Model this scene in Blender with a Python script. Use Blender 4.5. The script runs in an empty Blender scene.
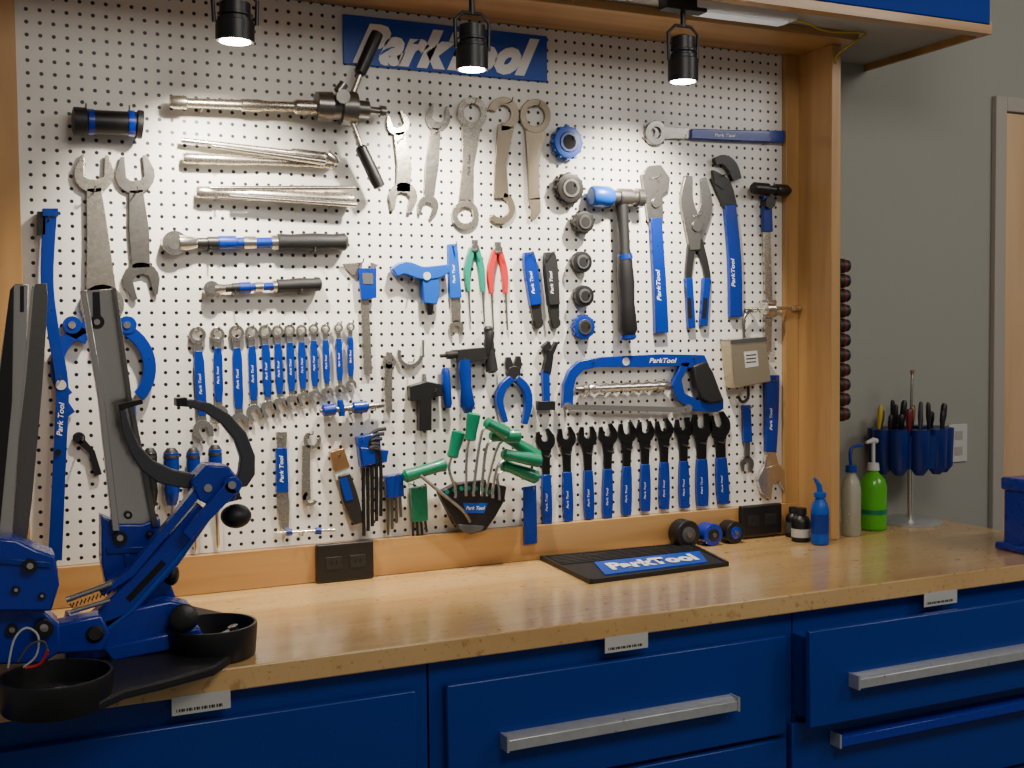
import bpy,bmesh,math,random
from mathutils import Vector,Matrix
random.seed(4)
sin,cos,pi=math.sin,math.cos,math.pi
# ---------------- camera -----------------
F=1150.0;TH=math.radians(24.8);PT=math.radians(2.64);C=Vector((0,-2.53,1.48))
hh=Vector((sin(TH),cos(TH),0));r0=Vector((cos(TH),-sin(TH),0));UU=Vector((0,0,1))
fw=hh*cos(PT)-UU*sin(PT);u0=UU*cos(PT)+hh*sin(PT)
RT=(r0-.01*u0).normalized();UP=(u0+.01*r0).normalized()
def ray(px,py):return fw*F+RT*(px-512)+UP*(384-py)
def P(px,py,y=-.012):
    d=ray(px,py);return C+d*((y-C.y)/d.y)
def PZ(px,py,z=.92):
    d=ray(px,py);return C+d*((z-C.z)/d.z)
def S(px,y=-.012):return (P(px,384,y)-C).dot(fw)/F
def K(px):
    b=math.atan((px-512)/F);return cos(b+TH)/cos(b)
sc=bpy.context.scene
cam=bpy.data.cameras.new("camera");co=bpy.data.objects.new("camera",cam);sc.collection.objects.link(co)
m=Matrix((RT,UP,-fw)).transposed().to_4x4();m.translation=C;co.matrix_world=m
cam.sensor_width=36;cam.lens=F*36/1024;sc.camera=co;cam.clip_start=.05
# ---------------- materials -----------------
M={}
def mat(n,col,rough=.5,metal=0,bump=0,bs=60,var=0,emit=0,coat=0,alpha=1,trans=0):
    m=bpy.data.materials.new(n);m.use_nodes=True;nt=m.node_tree;b=nt.nodes["Principled BSDF"]
    b.inputs["Base Color"].default_value=(*col,1);b.inputs["Roughness"].default_value=rough;b.inputs["Metallic"].default_value=metal
    b.inputs["Coat Weight"].default_value=coat
    if trans:b.inputs["Transmission Weight"].default_value=trans
    if emit:
        b.inputs["Emission Color"].default_value=(*col,1);b.inputs["Emission Strength"].default_value=emit
    tc=nt.nodes.new("ShaderNodeTexCoord");no=nt.nodes.new("ShaderNodeTexNoise");no.inputs["Scale"].default_value=bs
    nt.links.new(tc.outputs["Object"],no.inputs["Vector"])
    if var:
        mx=nt.nodes.new("ShaderNodeMixRGB");mx.blend_type='MULTIPLY';mx.inputs[0].default_value=var
        mx.inputs[1].default_value=(*col,1);nt.links.new(no.outputs["Fac"],mx.inputs[2]);nt.links.new(mx.outputs[0],b.inputs["Base Color"])
    rr=nt.nodes.new("ShaderNodeMapRange");rr.inputs[3].default_value=max(0,rough-.06);rr.inputs[4].default_value=min(1,rough+.06)
    nt.links.new(no.outputs["Fac"],rr.inputs[0]);nt.links.new(rr.outputs[0],b.inputs["Roughness"])
    if bump:
        bp=nt.nodes.new("ShaderNodeBump");bp.inputs["Strength"].default_value=bump;bp.inputs["Distance"].default_value=.002
        nt.links.new(no.outputs["Fac"],bp.inputs["Height"]);nt.links.new(bp.outputs[0],b.inputs["Normal"])
    M[n]=m;return m
mat("blue",(0,.024,.25),.3,coat=.2)
mat("navy",(0,.014,.15),.36)
mat("signblue",(0,.06,.42),.4)
mat("stand_blue",(0,.022,.34),.28,coat=.3)
mat("bright_blue",(0,.07,.42),.38)
mat("steel",(.72,.68,.61),.2,.97,.1,120)
mat("satin",(.52,.48,.41),.27,.92,.1,120)
mat("darksteel",(.035,.034,.033),.34,.55,.1,120)
mat("jawgray",(.085,.088,.095),.38,.6,.1,120)
mat("gun",(.22,.21,.195),.3,.88,.1,120)
mat("black",(.006,.006,.007),.4,0,.1,200)
mat("rubber",(.009,.009,.010),.5,0,.2,200)
mat("grayrub",(.06,.06,.065),.6)
mat("white",(.8,.8,.8),.5)
mat("paper",(.5,.5,.47),.7)
mat("teal",(0,.19,.13),.4)
mat("green",(0,.16,.08),.35,coat=.2)
mat("lime",(.12,.6,.02),.2,trans=.4)
mat("red",(.45,.01,.015),.4)
mat("darkred",(.13,.006,.01),.4)
mat("orange",(.5,.17,.012),.5)
mat("yellow",(.5,.36,.02),.5)
mat("wall",(.30,.295,.255),.85,0,.15,90)
mat("ceilpaint",(.7,.7,.68),.9)
mat("floorpaint",(.22,.22,.21),.6,0,.1,30,.4)
mat("undersoffit",(.36,.35,.32),.7)
mat("cabinet",(.0,.03,.25),.3,0,.05,150)
mat("cabinet_upper",(.0,.03,.27),.6,0,.05,150);M["cabinet_upper"].node_tree.nodes["Principled BSDF"].inputs["Specular IOR Level"].default_value=.15
mat("cabdark",(.001,.005,.03),.5)
mat("alu",(.6,.62,.63),.3,.55,.25,60,.25)
mat("bottle",(.55,.54,.44),.25,trans=.45)
mat("copper",(.42,.24,.1),.3,.8)
mat("glow",(1,.93,.8),.5,emit=35)
mat("tube",(.9,.93,.95),.5,emit=.15)
mat("socket",(.002,.002,.002),.8)
mat("trimgray",(.36,.33,.28),.6)
def wood(n,c1,c2,c3,sx,sy,sz,plank=None,rough=.4,coat=.15,spots=False,mixf=.2):
    m=bpy.data.materials.new(n);m.use_nodes=True;nt=m.node_tree;L=nt.links;N=nt.nodes;b=N["Principled BSDF"]
    tc=N.new("ShaderNodeTexCoord");mp=N.new("ShaderNodeMapping");mp.inputs["Scale"].default_value=(sx,sy,sz)
    no=N.new("ShaderNodeTexNoise");no.inputs["Scale"].default_value=1;no.inputs["Detail"].default_value=8;no.inputs["Distortion"].default_value=.6
    cr=N.new("ShaderNodeValToRGB");e=cr.color_ramp.elements;e[0].position=.3;e[0].color=(*c1,1);e[1].position=.72;e[1].color=(*c3,1)
    q=cr.color_ramp.elements.new(.5);q.color=(*c2,1)
    L.new(tc.outputs["Object"],mp.inputs[0]);L.new(mp.outputs[0],no.inputs[0]);L.new(no.outputs["Fac"],cr.inputs[0]);out=cr.outputs[0]
    if plank:
        br=N.new("ShaderNodeTexBrick");br.inputs["Scale"].default_value=1;br.inputs["Brick Width"].default_value=plank[0];br.inputs["Row Height"].default_value=plank[1]
        br.inputs["Mortar Size"].default_value=.0004;br.inputs["Color1"].default_value=(1,1,1,1);br.inputs["Color2"].default_value=(.72,.66,.58,1);br.inputs["Mortar"].default_value=(.6,.5,.4,1)
        L.new(tc.outputs["Object"],br.inputs["Vector"])
        mx=N.new("ShaderNodeMixRGB");mx.blend_type='MULTIPLY';mx.inputs[0].default_value=mixf;L.new(out,mx.inputs[1]);L.new(br.outputs[0],mx.inputs[2]);out=mx.outputs[0]
    if spots:
        for sca,lo,hi,fac,dk,mscale in((45,.30,.37,.5,(.42,.28,.18,1),(.8,1,.6)),(4,.34,.62,.34,(.7,.54,.4,1),(.7,1,.3)),(150,.32,.39,.5,(.4,.3,.22,1),(.6,1,.6)),(9,.33,.36,.3,(.45,.33,.24,1),(.6,14,1))):
            n2=N.new("ShaderNodeTexNoise");n2.inputs["Scale"].default_value=sca;n2.inputs["Detail"].default_value=5
            m2=N.new("ShaderNodeMapping");m2.inputs["Scale"].default_value=mscale;L.new(tc.outputs["Object"],m2.inputs[0]);L.new(m2.outputs[0],n2.inputs[0])
            c2_=N.new("ShaderNodeValToRGB");c2_.color_ramp.elements[0].position=lo;c2_.color_ramp.elements[0].color=dk;c2_.color_ramp.elements[1].position=hi;c2_.color_ramp.elements[1].color=(1,1,1,1)
            L.new(n2.outputs["Fac"],c2_.inputs[0]);mx=N.new("ShaderNodeMixRGB");mx.blend_type='MULTIPLY';mx.inputs[0].default_value=fac
            L.new(out,mx.inputs[1]);L.new(c2_.outputs[0],mx.inputs[2]);out=mx.outputs[0]
    L.new(out,b.inputs["Base Color"]);b.inputs["Roughness"].default_value=rough;b.inputs["Coat Weight"].default_value=coat;b.inputs["Coat Roughness"].default_value=.12
    M[n]=m
wood("benchwood",(.57,.35,.135),(.67,.44,.185),(.73,.51,.235),1.2,14,14,(.75,.045),.26,.6,True)
wood("framewood",(.3,.15,.045),(.43,.235,.08),(.5,.295,.11),1.0,16,16,None,.42,.2)
wood("postwood",(.34,.18,.055),(.47,.265,.095),(.56,.335,.13),16,16,1.0,None,.42,.2)
wood("doorwood",(.5,.3,.15),(.6,.38,.2),(.68,.45,.26),12,12,1,None,.45)
def pegmat():
    m=bpy.data.materials.new("pegboard");m.use_nodes=True;nt=m.node_tree;L=nt.links;N=nt.nodes;b=N["Principled BSDF"]
    tc=N.new("ShaderNodeTexCoord");a=N.new("ShaderNodeVectorMath");a.operation='MULTIPLY';a.inputs[1].default_value=(1/.0254,0,1/.0254)
    f=N.new("ShaderNodeVectorMath");f.operation='FRACTION';s=N.new("ShaderNodeVectorMath");s.operation='SUBTRACT';s.inputs[1].default_value=(.5,0,.5)
    l=N.new("ShaderNodeVectorMath");l.operation='LENGTH';r=N.new("ShaderNodeValToRGB")
    r.color_ramp.elements[0].position=.14;r.color_ramp.elements[0].color=(.003,.003,.003,1);r.color_ramp.elements[1].position=.17;r.color_ramp.elements[1].color=(.74,.72,.67,1)
    L.new(tc.outputs["Object"],a.inputs[0]);L.new(a.outputs[0],f.inputs[0]);L.new(f.outputs[0],s.inputs[0]);L.new(s.outputs[0],l.inputs[0]);L.new(l.outputs["Value"],r.inputs[0]);L.new(r.outputs[0],b.inputs["Base Color"])
    bp=N.new("ShaderNodeBump");bp.inputs["Strength"].default_value=.4;bp.inputs["Distance"].default_value=.002;L.new(r.outputs[0],bp.inputs["Height"]);L.new(bp.outputs[0],b.inputs["Normal"])
    b.inputs["Roughness"].default_value=.4;M["pegboard"]=m
pegmat()
# ---------------- geometry generators (verts, faces) -----------------
def pm(q,y0,y1):
    n=len(q);V=[(x,y0,z) for x,z in q]+[(x,y1,z) for x,z in q]
    return V,[tuple(range(n)),tuple(range(2*n-1,n-1,-1))]+[(i,(i+1)%n,n+(i+1)%n,n+i) for i in range(n)]
def pr(pts,y0,y1):
    r=(y0+y1)/2;return pm([(P(x,y,r).x,P(x,y,r).z) for x,y in pts],y0,y1)
def W(c,r,a):
    a=math.radians(a);return (c[0]+r*cos(a)*K(c[0]),c[1]+r*sin(a))
def ci(c,r,y0,y1,n=28):return pr([W(c,r,i*360/n) for i in range(n)],y0,y1)
def an(c,ro,ri,y0,y1,a0=0,a1=360,n=30,ni=None):
    full=abs(a1-a0)>=360;ym=(y0+y1)/2;V=[];Fc=[]
    k=n if full else n+1
    for i in range(k):
        a=a0+(a1-a0)*i/n
        o=P(*W(c,ro,a),ym);q=P(*W(c,ri,a),ym)
        V+=[(o.x,y0,o.z),(q.x,y0,q.z),(q.x,y1,q.z),(o.x,y1,o.z)]
    for i in range(n):
        j=(i+1)%k
        for t in range(4):Fc.append((4*i+t,4*i+(t+1)%4,4*j+(t+1)%4,4*j+t))
    if not full:Fc+=[(0,1,2,3),(4*n+3,4*n+2,4*n+1,4*n)]
    return V,Fc
def cr(pts,n=6):
    o=[];p=[pts[0]]+list(pts)+[pts[-1]]
    for i in range(1,len(p)-2):
        for k in range(n):
            t=k/n;a,b,c,d=p[i-1],p[i],p[i+1],p[i+2]
            o.append(tuple(.5*((2*b[j])+(c[j]-a[j])*t+(2*a[j]-5*b[j]+4*c[j]-d[j])*t*t+(3*b[j]-a[j]-3*c[j]+d[j])*t**3) for j in range(len(b))))
    o.append(tuple(pts[-1]));return o
def st(pts,ws,y0,y1,sm=0):
    if not hasattr(ws,'__len__'):ws=[ws]*len(pts)
    q=[(x,y,w) for (x,y),w in zip(pts,ws)]
    if sm:q=cr(q,sm)
    A=[];B=[]
    for i in range(len(q)):
        a=q[max(0,i-1)];b=q[min(len(q)-1,i+1)];dx,dy=b[0]-a[0],b[1]-a[1];l=math.hypot(dx,dy) or 1;nx,ny=-dy/l,dx/l;w=q[i][2]/2
        A.append((q[i][0]+nx*w,q[i][1]+ny*w));B.append((q[i][0]-nx*w,q[i][1]-ny*w))
    V=[];Fc=[];ym=(y0+y1)/2
    for a,b in zip(A,B):
        o=P(*a,ym);p=P(*b,ym);V+=[(o.x,y0,o.z),(p.x,y0,p.z),(p.x,y1,p.z),(o.x,y1,o.z)]
    n=len(A)
    for i in range(n-1):
        for t in range(4):Fc.append((4*i+t,4*i+(t+1)%4,4*i+4+(t+1)%4,4*i+4+t))
    Fc+=[(0,1,2,3),(4*n-1,4*n-2,4*n-3,4*n-4)]
    return V,Fc
def oh(c,ang,R,y0,y1,h=.42,d=-.1):
    L=[]
    for i in range(15):
        a=38+(322-38)*i/14;L.append((cos(math.radians(a)),sin(math.radians(a))))
    L[0]=(1.0,.66);L[-1]=(1.0,-.66)
    L+=[(.98,-h),(d,-h),(d-.2,-h*.45),(d-.2,h*.45),(d,h),(.98,h)]
    a=math.radians(ang);k=K(c[0])
    pts=[(c[0]+k*R*(u*cos(a)-v*sin(a)),c[1]+R*(u*sin(a)+v*cos(a))) for u,v in L]
    return pr(pts,y0,y1)
def frame(d):
    d=d.normalized();a=Vector((0,0,1)) if abs(d.z)<.9 else Vector((1,0,0));u=d.cross(a).normalized();return u,d.cross(u).normalized()
def lathe(a,b,prof,n=20):
    a=Vector(a);b=Vector(b);u,v=frame(b-a);V=[];Fc=[]
    for t,r in prof:
        c=a+(b-a)*t
        for i in range(n):
            g=2*pi*i/n;V.append(tuple(c+u*(r*cos(g))+v*(r*sin(g))))
    m=len(prof)
    for j in range(m-1):
        for i in range(n):Fc.append((j*n+i,j*n+(i+1)%n,(j+1)*n+(i+1)%n,(j+1)*n+i))
    Fc+=[tuple(range(n)),tuple(range(m*n-1,(m-1)*n-1,-1))]
    return V,Fc
def lat(a,b,y,prof,n=18):
    s=S((a[0]+b[0])/2,y);return lathe(P(*a,y),P(*b,y),[(t,r*s) for t,r in prof],n)
def tube(path,rs,n=10):
    path=[Vector(p) for p in path]
    if not hasattr(rs,'__len__'):rs=[rs]*len(path)
    V=[];Fc=[];u=None
    for i,p in enumerate(path):
        d=(path[min(i+1,len(path)-1)]-path[max(i-1,0)]).normalized()
        if u is None:u,v=frame(d)
        else:
            u=(u-d*u.dot(d)).normalized()
        v=d.cross(u)
        for k in range(n):
            g=2*pi*k/n;V.append(tuple(p+u*(rs[i]*cos(g))+v*(rs[i]*sin(g))))
    m=len(path)
    for j in range(m-1):
        for i in range(n):Fc.append((j*n+i,j*n+(i+1)%n,(j+1)*n+(i+1)%n,(j+1)*n+i))
    Fc+=[tuple(range(n)),tuple(range(m*n-1,(m-1)*n-1,-1))]
    return V,Fc
def tub(pts,rs,y,sm=4,n=10):
    if not hasattr(rs,'__len__'):rs=[rs]*len(pts)
    q=[(a,b,r) for (a,b),r in zip(pts,rs)]
    if sm:q=cr(q,sm)
    return tube([P(a,b,y) for a,b,r in q],[r*S(a,y) for a,b,r in q],n)
def box(x0,x1,y0,y1,z0,z1):
    V=[(x,y,z) for x in(x0,x1) for y in(y0,y1) for z in(z0,z1)]
    return V,[(0,1,3,2),(4,6,7,5),(0,4,5,1),(2,3,7,6),(0,2,6,4),(1,5,7,3)]
def sph(c,r,sx=1,sy=1,sz=1,n=14):
    V=[];Fc=[];c=Vector(c)
    for j in range(1,n):
        t=pi*j/n
        for i in range(2*n):
            g=pi*i/n;V.append((c.x+r*sx*sin(t)*cos(g),c.y+r*sy*sin(t)*sin(g),c.z+r*sz*cos(t)))
    k=2*n;a=len(V);V+=[(c.x,c.y,c.z+r*sz),(c.x,c.y,c.z-r*sz)]
    for j in range(n-2):
        for i in range(k):Fc.append((j*k+i,j*k+(i+1)%k,(j+1)*k+(i+1)%k,(j+1)*k+i))
    for i in range(k):Fc+=[(a,(i+1)%k,i),(a+1,(n-2)*k+i,(n-2)*k+(i+1)%k)]
    return V,Fc
# ---------------- objects -----------------
def mk(name,mt,gs,bev=0,label=None):
    if isinstance(gs,tuple):gs=[gs]
    V=[];Fc=[]
    for v,f in gs:
        o=len(V);V+=[tuple(p) for p in v];Fc+=[tuple(i+o for i in q) for q in f]
    me=bpy.data.meshes.new(name);me.from_pydata(V,[],Fc)
    bm=bmesh.new();bm.from_mesh(me);bmesh.ops.recalc_face_normals(bm,faces=bm.faces);bm.to_mesh(me);bm.free()
    for p in me.polygons:p.use_smooth=True
    me.set_sharp_from_angle(angle=math.radians(38))
    me.materials.append(M[mt]);ob=bpy.data.objects.new(name,me)
    if bev:
        b=ob.modifiers.new("bevel","BEVEL");b.width=bev;b.segments=2;b.limit_method='ANGLE';b.angle_limit=math.radians(50)
    if label:ob["label"]=label
    return ob
def textm(s,c,X,Y,length,mt,hf=1.0,shear=.25,bold=.012,name="lettering",ext=.0,sp=1.0):
    cu=bpy.data.curves.new("t","FONT");cu.body=s;cu.align_x='CENTER';cu.align_y='CENTER';cu.shear=shear;cu.offset=bold;cu.resolution_u=3;cu.extrude=ext
    cu.space_character=sp
    o=bpy.data.objects.new("t",cu);sc.collection.objects.link(o);bpy.context.view_layer.update()
    me=bpy.data.meshes.new_from_object(o);bpy.data.objects.remove(o)
    xs=[v.co.x for v in me.vertices];ys=[v.co.y for v in me.vertices];k=length/(max(xs)-min(xs));mx=(max(xs)+min(xs))/2;my=(max(ys)+min(ys))/2
    X=X.normalized();Y=(Y-X*Y.dot(X)).normalized();Z=X.cross(Y)
    for v in me.vertices:
        v.co=c+X*((v.co.x-mx)*k)+Y*((v.co.y-my)*k*hf)+Z*(v.co.z*k)
    me.materials.clear();me.materials.append(M[mt]);me.name=name
    return bpy.data.objects.new(name,me)
def text(s,a,b,y,mt,hf=1.0,full=.52,**k):
    A=P(*a,y);B=P(*b,y);X=B-A;Y=Vector((-X.z,0,X.x));return textm(s,(A+B)/2,X,Y,X.length*full,mt,hf,**k)
def thing(name,label,cat,parts,group=None,kids=None,structure=False):
    parts=[p for p in parts if p]
    allp=parts+[k for kk in (kids or {}).values() for k in kk]
    vs=[v.co for p in allp for v in p.data.vertices]
    o=Vector(((min(v.x for v in vs)+max(v.x for v in vs))/2,(min(v.y for v in vs)+max(v.y for v in vs))/2,min(v.z for v in vs)))
    for p in allp:p.data.transform(Matrix.Translation(-o));sc.collection.objects.link(p)
    if len(parts)==1 and not kids:
        r=parts[0];r.name=name;r.data.name=name
    else:
        r=bpy.data.objects.new(name,None);r.empty_display_size=.02;sc.collection.objects.link(r)
        for p in parts:p.parent=r
        for i,kk in (kids or {}).items():
            for k in kk:k.parent=parts[i]
    r.location=o
    if structure:r["kind"]="structure"
    else:
        r["label"]=label;r["category"]=cat
    if group:r["group"]=group
    return r
def struct(name,mt,g,bev=0):
    o=mk(name,mt,g,bev);sc.collection.objects.link(o);o["kind"]="structure";return o
HK=[]
def hook(px,py,n=1):HK.append((px,py))
# ---------------- room -----------------
WY=.08
struct("wall_back","wall",box(-1.5,5,WY,WY+.12,0,3.0))
struct("floor","floorpaint",box(-1.5,5,-4.5,WY+.12,-.05,0))
struct("ceiling","ceilpaint",box(-1.5,5,-4.5,WY+.12,3.0,3.05))
dx=P(995,300,WY-.02).x
dz=P(996,95,WY-.02).z
thing("door","","",[mk("frame","trimgray",[box(dx,dx+.045,WY-.02,WY,0,dz),box(dx+.045,dx+1.0,WY-.02,WY,dz-.045,dz),box(dx+1.0,dx+1.045,WY-.02,WY,0,dz)],.003),
   mk("leaf","doorwood",box(dx+.05,dx+.995,WY-.012,WY-.001,.01,dz-.05)),
   mk("handle","alu",[lathe((dx+.9,WY-.012,1.0),(dx+.9,WY-.06,1.0),[(0,.02),(.3,.02),(.31,.01),(1,.01)]),lathe((dx+.9,WY-.06,1.0),(dx+.78,WY-.06,1.0),[(0,.01),(1,.009)])])],structure=True).name="door_1"
# pegboard unit
BZ=1.005;TZ=P(779,55,0).z;LX=P(20,200,0).x;RX=P(782,300,0).x
EX=PZ(1000,530).x
thing("worktop","long maple butcher-block worktop with worn scratches and stains","worktop",[mk("worktop","benchwood",box(-.7,EX,-.60,WY-.001,.88,.92),.003)])
PX=RX+.042
ZU=TZ+.022
struct("trim_1","postwood",box(PX,PX+.03,-.15,WY-.001,.921,TZ-.0005),.002)
struct("trim_2","postwood",box(LX-.13,LX-.10,-.15,WY-.001,.921,TZ-.0005),.002)
struct("trim_3","framewood",box(LX-.14,PX+.045,-.20,0,TZ,ZU-.0005),.002)
struct("trim_4","postwood",box(RX,PX-.0005,-.018,0,BZ,TZ-.0005),.001)
struct("trim_5","postwood",box(LX-.0995,LX,-.018,0,BZ,TZ-.0005),.001)
struct("trim_6","framewood",box(LX-.0995,PX-.0005,-.022,0,.921,BZ-.0005),.001)
# overhead cabinet
OX=P(990,38,-.374).x
thing("overhead_cabinet","blue wall cabinet with wooden bottom edge above the pegboard","cabinet",[
 mk("body","undersoffit",box(LX-.6,OX,-.352,WY-.001,ZU,2.9)),
 mk("door","cabinet_upper",box(LX-.6,LX+.5,-.374,-.353,ZU+.006,2.9),.002),
 mk("door","cabinet_upper",box(LX+.505,LX+1.4,-.374,-.353,ZU+.006,2.9),.002),
 mk("door","cabinet_upper",box(LX+1.405,OX,-.374,-.353,ZU+.006,2.9),.002),
 mk("edge_trim","framewood",box(LX-.6,OX,-.373,-.34,ZU-.018,ZU+.004)),
 mk("edge_trim","framewood",box(OX,OX+.008,-.373,WY-.001,ZU-.018,ZU+.012))])
lx0,lx1=P(690,12,-.27).x,P(790,20,-.27).x
thing("strip_light","white under-cabinet strip light beneath the overhead cabinet","light",[
 mk("housing","white",box(lx0,lx1,-.30,-.24,ZU-.022,ZU-.0005),.004),mk("diffuser","tube",box(lx0+.02,lx1-.02,-.29,-.25,ZU-.027,ZU-.022))])
thing("cable","thin yellow cable running under the overhead cabinet","cable",[mk("cable","yellow",tube(cr([(lx1-.003,-.27,ZU-.012),(lx1+.06,-.25,ZU-.008),(lx1+.14,-.24,ZU-.02),(PX+.05,-.215,ZU-.005),(PX+.02,-.205,ZU-.03),(PX+.01,-.155,TZ-.03),(PX+.01,-.153,TZ-.05)]),.0028))])
# under-bench cabinets
FY=-.575
x1=P(428,700,FY).x;x2=P(792,660,FY).x
def zz(px,py,y):return P(px,py,y).z
def unit(xa,xb,tops,label,openi=None,hm="alu",ins=.03,hr=None):
    parts=[mk("body","cabinet",box(xa+.002,xb-.002,FY,WY-.02,.06,.879),.001),mk("plinth","cabdark",box(xa+.01,xb-.01,FY+.06,WY-.03,0,.06))]
    kids={}
    for i,(zt,zb) in enumerate(tops):
        yo=FY-.002
        y0=yo-(.075 if i==openi else .018)
        g=[box(xa+ins,xb-.03,y0,y0+.016,zb,zt)]
        if i==openi:g.append(box(xa+ins+.015,xb-.045,y0+.016,FY+.3,zb+.01,zt-.02))
        parts.append(mk("drawer","cabinet",g,.003))
        L=xb-xa
        hz=zb+(zt-zb)*.44
        if openi is not None and i==1:hz=zt-.045
        hx0,hx1=(xa+L*.18,xb-L*.205) if hr is None else hr
        prof=[(0,0),(-.022,-.002),(-.029,-.007),(-.03,-.026),(-.025,-.026),(-.023,-.010),(-.018,-.006),(0,-.006)]
        V=[];n=len(prof)
        for x in(hx0,hx1):V+=[(x,y0+a,hz+.014+b) for a,b in prof]
        g=(V,[tuple(range(n)),tuple(range(2*n-1,n-1,-1))]+[(k,(k+1)%n,n+(k+1)%n,n+k) for k in range(n)])
        hm_=hm if (i==0 or hm!="mix") else "stand_blue"
        kids[len(parts)-1]=[mk("handle",hm_,g,.0008)]+[mk("handle_end",hm_ if hm_!="stand_blue" else "alu",box(a,a+.005,y0-.031,y0,hz-.014,hz+.015)) for a in(hx0-.005,hx1)]
    return thing("drawer_cabinet",label,"cabinet",parts,"drawer cabinets under the worktop",kids)
M["mix"]=M["alu"]
zc=zz(600,663,FY-.018);zcb=zz(778,735,FY-.018)
unit(-.68,x1,[(zc,zcb),(zcb-.01,.36),(.35,.08)],"dark blue steel drawer cabinet beneath the worktop")
unit(x1,x2,[(zc,zcb),(zcb-.01,.36),(.35,.08)],"dark blue steel drawer cabinet with long aluminium handle",hr=(P(507,733,FY-.04).x,P(735,694,FY-.04).x))
yo=FY-.077
zd=zz(810,729,yo)
unit(x2,x2+.95,[(zz(810,632,yo),zd),(zd-.008,.44),(.43,.08)],"dark blue steel drawer cabinet with top drawer pulled open",0,"mix",P(810,650,yo).x-x2,(P(857,672,yo-.02).x,x2+.95-.12))
for (a,b,c,d) in((172,700,231,717),(605,638,648,655),(924,592,957,607)):
    y=-.6015;cx,cy=(a+c)/2,(b+d)/2;p=P(cx,cy,y);w=(P(c,cy,y).x-P(a,cy,y).x)/2
    thing("inventory_tag","small white printed barcode tag hanging on the worktop edge","tag",[
      mk("card","paper",box(p.x-w,p.x+w,y-.0008,y,.853,.884)),
      mk("barcode","black",[box(p.x-w*.85+i*w*.085,p.x-w*.85+i*w*.085+w*(.03+.02*(i%3)),y-.0012,y-.0008,.858,.863) for i in range(19)])],"paper tags on the worktop edge")
# ---------------- wall tools -----------------
f0,f1=-.010,-.004     # flat steel
g0,g1=-.015,-.002     # grips
A=P(343,15,-.008);B=P(547,35,-.008);D=P(343,65,-.008);zb_=(D.z+P(547,80,-.008).z)/2;za_=(A.z+B.z)/2
thing("shop_sign","blue enamel sign with slanted white lettering above tools","sign",[
 mk("panel","signblue",box(A.x,B.x,-.008,-.001,zb_,za_),.001),
 text("ParkTool",(352,42.5),(540,58.5),-.0092,"white",1.04,1,shear=.5,bold=.068,sp=1.08)])
thing("hub_gauge","black cylinder tool with thin blue rings on pegboard","tool",[
 mk("end_cap","rubber",lat((72,121),(88,122),-.036,[(0,9),(.1,14),(.9,14),(1,12)])),mk("end_cap","rubber",lat((136,124),(143,125),-.036,[(0,12),(.1,14),(.9,14),(1,9)])),
 mk("body","black",lat((86,122),(138,124),-.036,[(0,12),(1,12)])),
 mk("band","stand_blue",lat((88,122),(94,122.4),-.036,[(0,13),(1,13)])),
 mk("band","stand_blue",lat((128,123.4),(134,123.8),-.036,[(0,13),(1,13)]))]);hook(85,110);hook(128,112)
thing("facing_reamer","long steel facing and reaming tool with black handles","tool",[
 mk("shaft","satin",lat((170,102),(322,108),-.042,[(0,5),(.02,6.5),(.1,6.5),(.11,4.6),(.45,4.8),(.46,6),(.58,6),(.6,5),(.8,5),(.82,7.5),(1,7.5)])),
 mk("hub","gun",[lat((315,106),(368,110),-.042,[(0,8),(.02,14),(.3,15),(.32,12),(.45,12),(.47,17),(.75,17),(.78,9),(1,9)],24),lat((366,110),(385,112),-.042,[(0,4),(.7,4),(.72,6),(1,6)]),
    ci((341,98),7,-.088,-.05),lat((338,92),(344,84),-.05,[(0,5),(1,5)])]),
 mk("lever","satin",tub([(352,96),(362,70)],3,-.05,0)),mk("lever","satin",tub([(350,118),(362,150)],3,-.05,0)),
 mk("grip","black",lat((359,75),(378,32),-.05,[(0,4),(.05,6),(.8,6.5),(.97,6),(1,3)])),
 mk("grip","black",lat((360,146),(380,188),-.05,[(0,4),(.05,6),(.8,6.5),(.97,6),(1,3)]))]);hook(200,112);hook(305,118)
thing("cup_remover","split steel headset cup remover rod","tool",[
 mk("sleeve","satin",[lat((181,140),(330,158),-.02,[(0,2.5),(.3,3.2),(.72,3.6),(.74,5.5),(.95,5.5),(1,3)]),lat((183,158),(333,164),-.02,[(0,4.5),(.02,5.5),(.35,5),(.5,3.6),(.8,4),(1,5)])]),
 mk("prongs","steel",[lat((212,146),(325,162),-.035,[(0,2),(1,3.5)]),lat((326,156),(338,163),-.02,[(0,7),(.7,6),(1,3)])])]);hook(215,164);hook(318,167)
thing("cup_remover","round steel cup remover rod with flared end","tool",[
 mk("sleeve","satin",[lat((196,192),(352,200),-.02,[(0,4.5),(.02,6),(.1,6),(.12,5),(.3,5),(.32,6.2),(.8,6.2),(.82,7.5),(1,7)])]),
 mk("prongs","steel",[lat((210,188),(355,188),-.03,[(0,2),(.7,2.5),(1,2.2)]),lat((230,196),(356,205),-.035,[(0,2),(1,2.5)])])]);hook(215,200);hook(330,207)
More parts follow.
